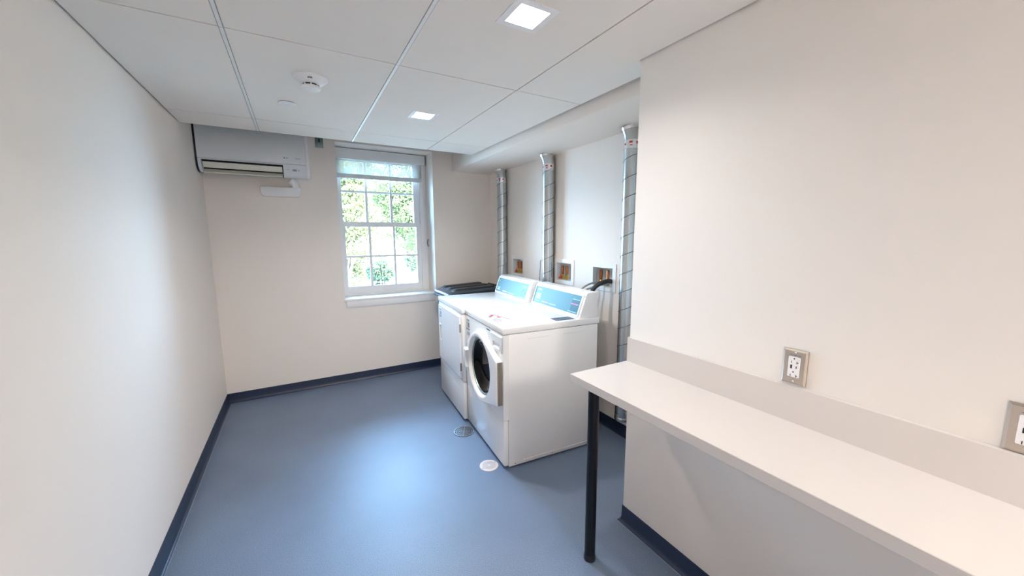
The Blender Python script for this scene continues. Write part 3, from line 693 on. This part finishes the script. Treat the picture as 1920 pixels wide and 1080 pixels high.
def power_outlet(y, zc_, label):
    t = thing('power_outlet', label, 'power outlet', (XR, y, zc_)); hw, hh = .0355, .0585
    b = B(); v = []
    for x, k in ((-.0003, 0), (-.003, .0005), (-.0065, .0065)): v += [(x, -hw+k, -hh+k), (x, hw-k, -hh+k), (x, hw-k, hh-k), (x, -hw+k, hh-k)]
    f = [(8, 9, 10, 11), (0, 1, 2, 3)]+[(4*r+i, 4*r+(i+1) % 4, 4*r+4+(i+1) % 4, 4*r+4+i) for r in (0, 1) for i in range(4)]
    b.add(v, f); b.build('cover_plate', M['steel'], t, smooth=0)
    B().prism([(p, q) for p, q in rrect(-.0167, .0167, -.034, .034, .003)], -.0085, -.006, 'X', bev=.0006, seg=1).build('receptacle', M['outl'], t)
    X0, X1 = -.0089, -.0084; b = B()
    # +y is to the left as seen from the room
    for zo in (.028, -.0165): b.prism([(.0+.0024*math.cos(k*PI/5), zo+.0022*math.sin(k*PI/5)) for k in range(10)], X0, X1, 'X')
    for zo in (.016, -.0285):
        b.box(X0, X1, .0065, .0080, zo-.004, zo+.004); b.box(X0, X1, -.0090, -.0074, zo-.0045, zo+.0045); b.box(X0, X1, -.0125, -.0082, zo-.0008, zo+.0008)
    b.each('socket_slot', M['dark'], t, smooth=0)
    b = B().box(X0, X1, .0045, .0095, -.006, .0065); b.build('usb_port', M['dark'], t, smooth=0)
    B().box(X0, X1, -.0085, -.0062, -.0035, .0045).build('usb_c_port', M['dark'], t, smooth=0)
    b = B()
    for k, wd_ in enumerate((.004, .002, .006, .003, .002, .004)): b.box(-.0068, -.0064, .012-.0052*k-wd_/2, .012-.0052*k+wd_/2, .0388, .0405)
    tag(b.build('engraved_mark', M['ink'], t, smooth=0), kind='stuff')
    for zo in (.048, -.048):
        s = B().lathe([(0, .0012), (.0025, .001), (.0032, 0), (0, 0)], n=12, xf=Matrix.Translation((-.0065, 0, zo)) @ Matrix.Rotation(-PI/2, 4, 'Y')).build('screw', M['chrome'], t)
power_outlet(-3.4785, 1.0595, 'steel plated power outlet with white sockets above the counter, middle of the wall')
power_outlet(-3.936, 1.0525, 'steel plated power outlet cut off by the right edge of the photo')

# ------------------------------------------------------------------ outside: ground, path, trees, bushes
struct(B().box(-30, 40, .46, 60, -1.6, -1.5).build('ground', M['grass'], smooth=0), 'sunlit grass outside the window')
pth = B().prism([(-12, 5.0), (22, 5.8), (22, 7.6), (-12, 6.8)], -1.5, -1.47, 'Z').build('path', M['brick'], smooth=0); struct(pth, 'pale sunlit path outside')
def foliage(n, blobs, size, rng):
    V = []; Fc = []
    tot = sum(b_[3]**2 for b_ in blobs)
    for (cx, cy_, cz, r) in blobs:
        for _ in range(int(n*r*r/tot)):
            u = rng.uniform(-1, 1); a = rng.uniform(0, 2*PI); q = math.sqrt(1-u*u); rad = r*rng.uniform(.55, 1)**.5
            p = Vector((cx+rad*q*math.cos(a), cy_+rad*q*math.sin(a), cz+rad*u*.85))
            d = Vector((rng.uniform(-1, 1), rng.uniform(-1, 1), rng.uniform(-1, .4))).normalized(); s_ = d.orthogonal().normalized()
            s_ = (Matrix.Rotation(rng.uniform(0, 2*PI), 3, d) @ s_); L_ = size*rng.uniform(.7, 1.3); k = len(V)
            nn_ = d.cross(s_)*L_*.12
            V += [p, p+d*L_*.5+s_*L_*.28+nn_, p+d*L_, p+d*L_*.5-s_*L_*.28+nn_]; Fc += [(k, k+1, k+2), (k, k+2, k+3)]
    return V, Fc
def tree(name, label, x, y, h, r, n, size, leafm, seed, group, cat='tree', z0=-1.5, trunk=True):
    rng = random.Random(seed); t = thing(name, label, cat, (x, y, z0), group=group)
    blobs = []
    for k in range(16 if trunk else 9):
        a = rng.uniform(0, 2*PI); rr = r*rng.uniform(.1, .56); zz = h*rng.uniform(.32, .92) if trunk else h*rng.uniform(.2, .78)
        blobs.append((rr*math.cos(a), rr*math.sin(a), zz, r*rng.uniform(.32, .44)))
    V, Fc = foliage(n, blobs, size, rng)
    b = B(); b.v = [tuple(p) for p in V]; b.f = Fc; b.m = [0]*len(Fc)
    o = b.build('foliage', leafm, t, smooth=0, fix=False); o['kind'] = 'stuff'
    b = B()
    if trunk: b.tube([(0, 0, 0), (.05, .02, h*.3), (-.03, .05, h*.6), (.02, 0, h*.85)], [r*.075, r*.06, r*.04, .02], 10)
    for (cx, cy_, cz, q) in blobs: b.tube([(0, 0, h*.3 if trunk else 0), (cx*.5, cy_*.5, (h*.3+cz)/2 if trunk else cz*.5), (cx, cy_, cz)], [.05 if trunk else .02, .03 if trunk else .014, .01], 6)
    b.build('trunk' if trunk else 'stem', M['bark'], t)
    return t
G = 'trees outside the window'
tree('leafy_tree', 'yellow green leafy tree outside, filling the left upper panes', 1.75, 6.9, 5.6, 1.25, 15000, .085, M['leafa'], 1, G)
tree('leafy_tree', 'mid green leafy tree outside, seen through the middle panes', 4.35, 9.9, 6.6, 1.8, 16000, .10, M['leafb'], 2, G)
tree('leafy_tree', 'large leafed tree outside, seen through the right panes', 4.0, 5.4, 4.9, 1.1, 7500, .095, M['leafb'], 3, G)
tree('leafy_tree', 'tall pale tree farther off behind the other trees, left', 2.9, 16, 8.6, 2.7, 14000, .15, M['leafa'], 4, G)
tree('leafy_tree', 'tall pale tree farther off behind the other trees, right', 8.5, 16.6, 9.0, 2.8, 14000, .15, M['leafb'], 5, G)
tree('leafy_bush', 'blue green bush outside, low in the left and middle panes', 1.83, 3.05, 3.5, .50, 6500, .07, M['leafc'], 6, 'bushes outside the window', 'bush', trunk=False)
tree('leafy_bush', 'blue green bush outside, in the lowest right pane', 2.84, 4.4, 3.1, .66, 6000, .075, M['leafc'], 8, 'bushes outside the window', 'bush', trunk=False)
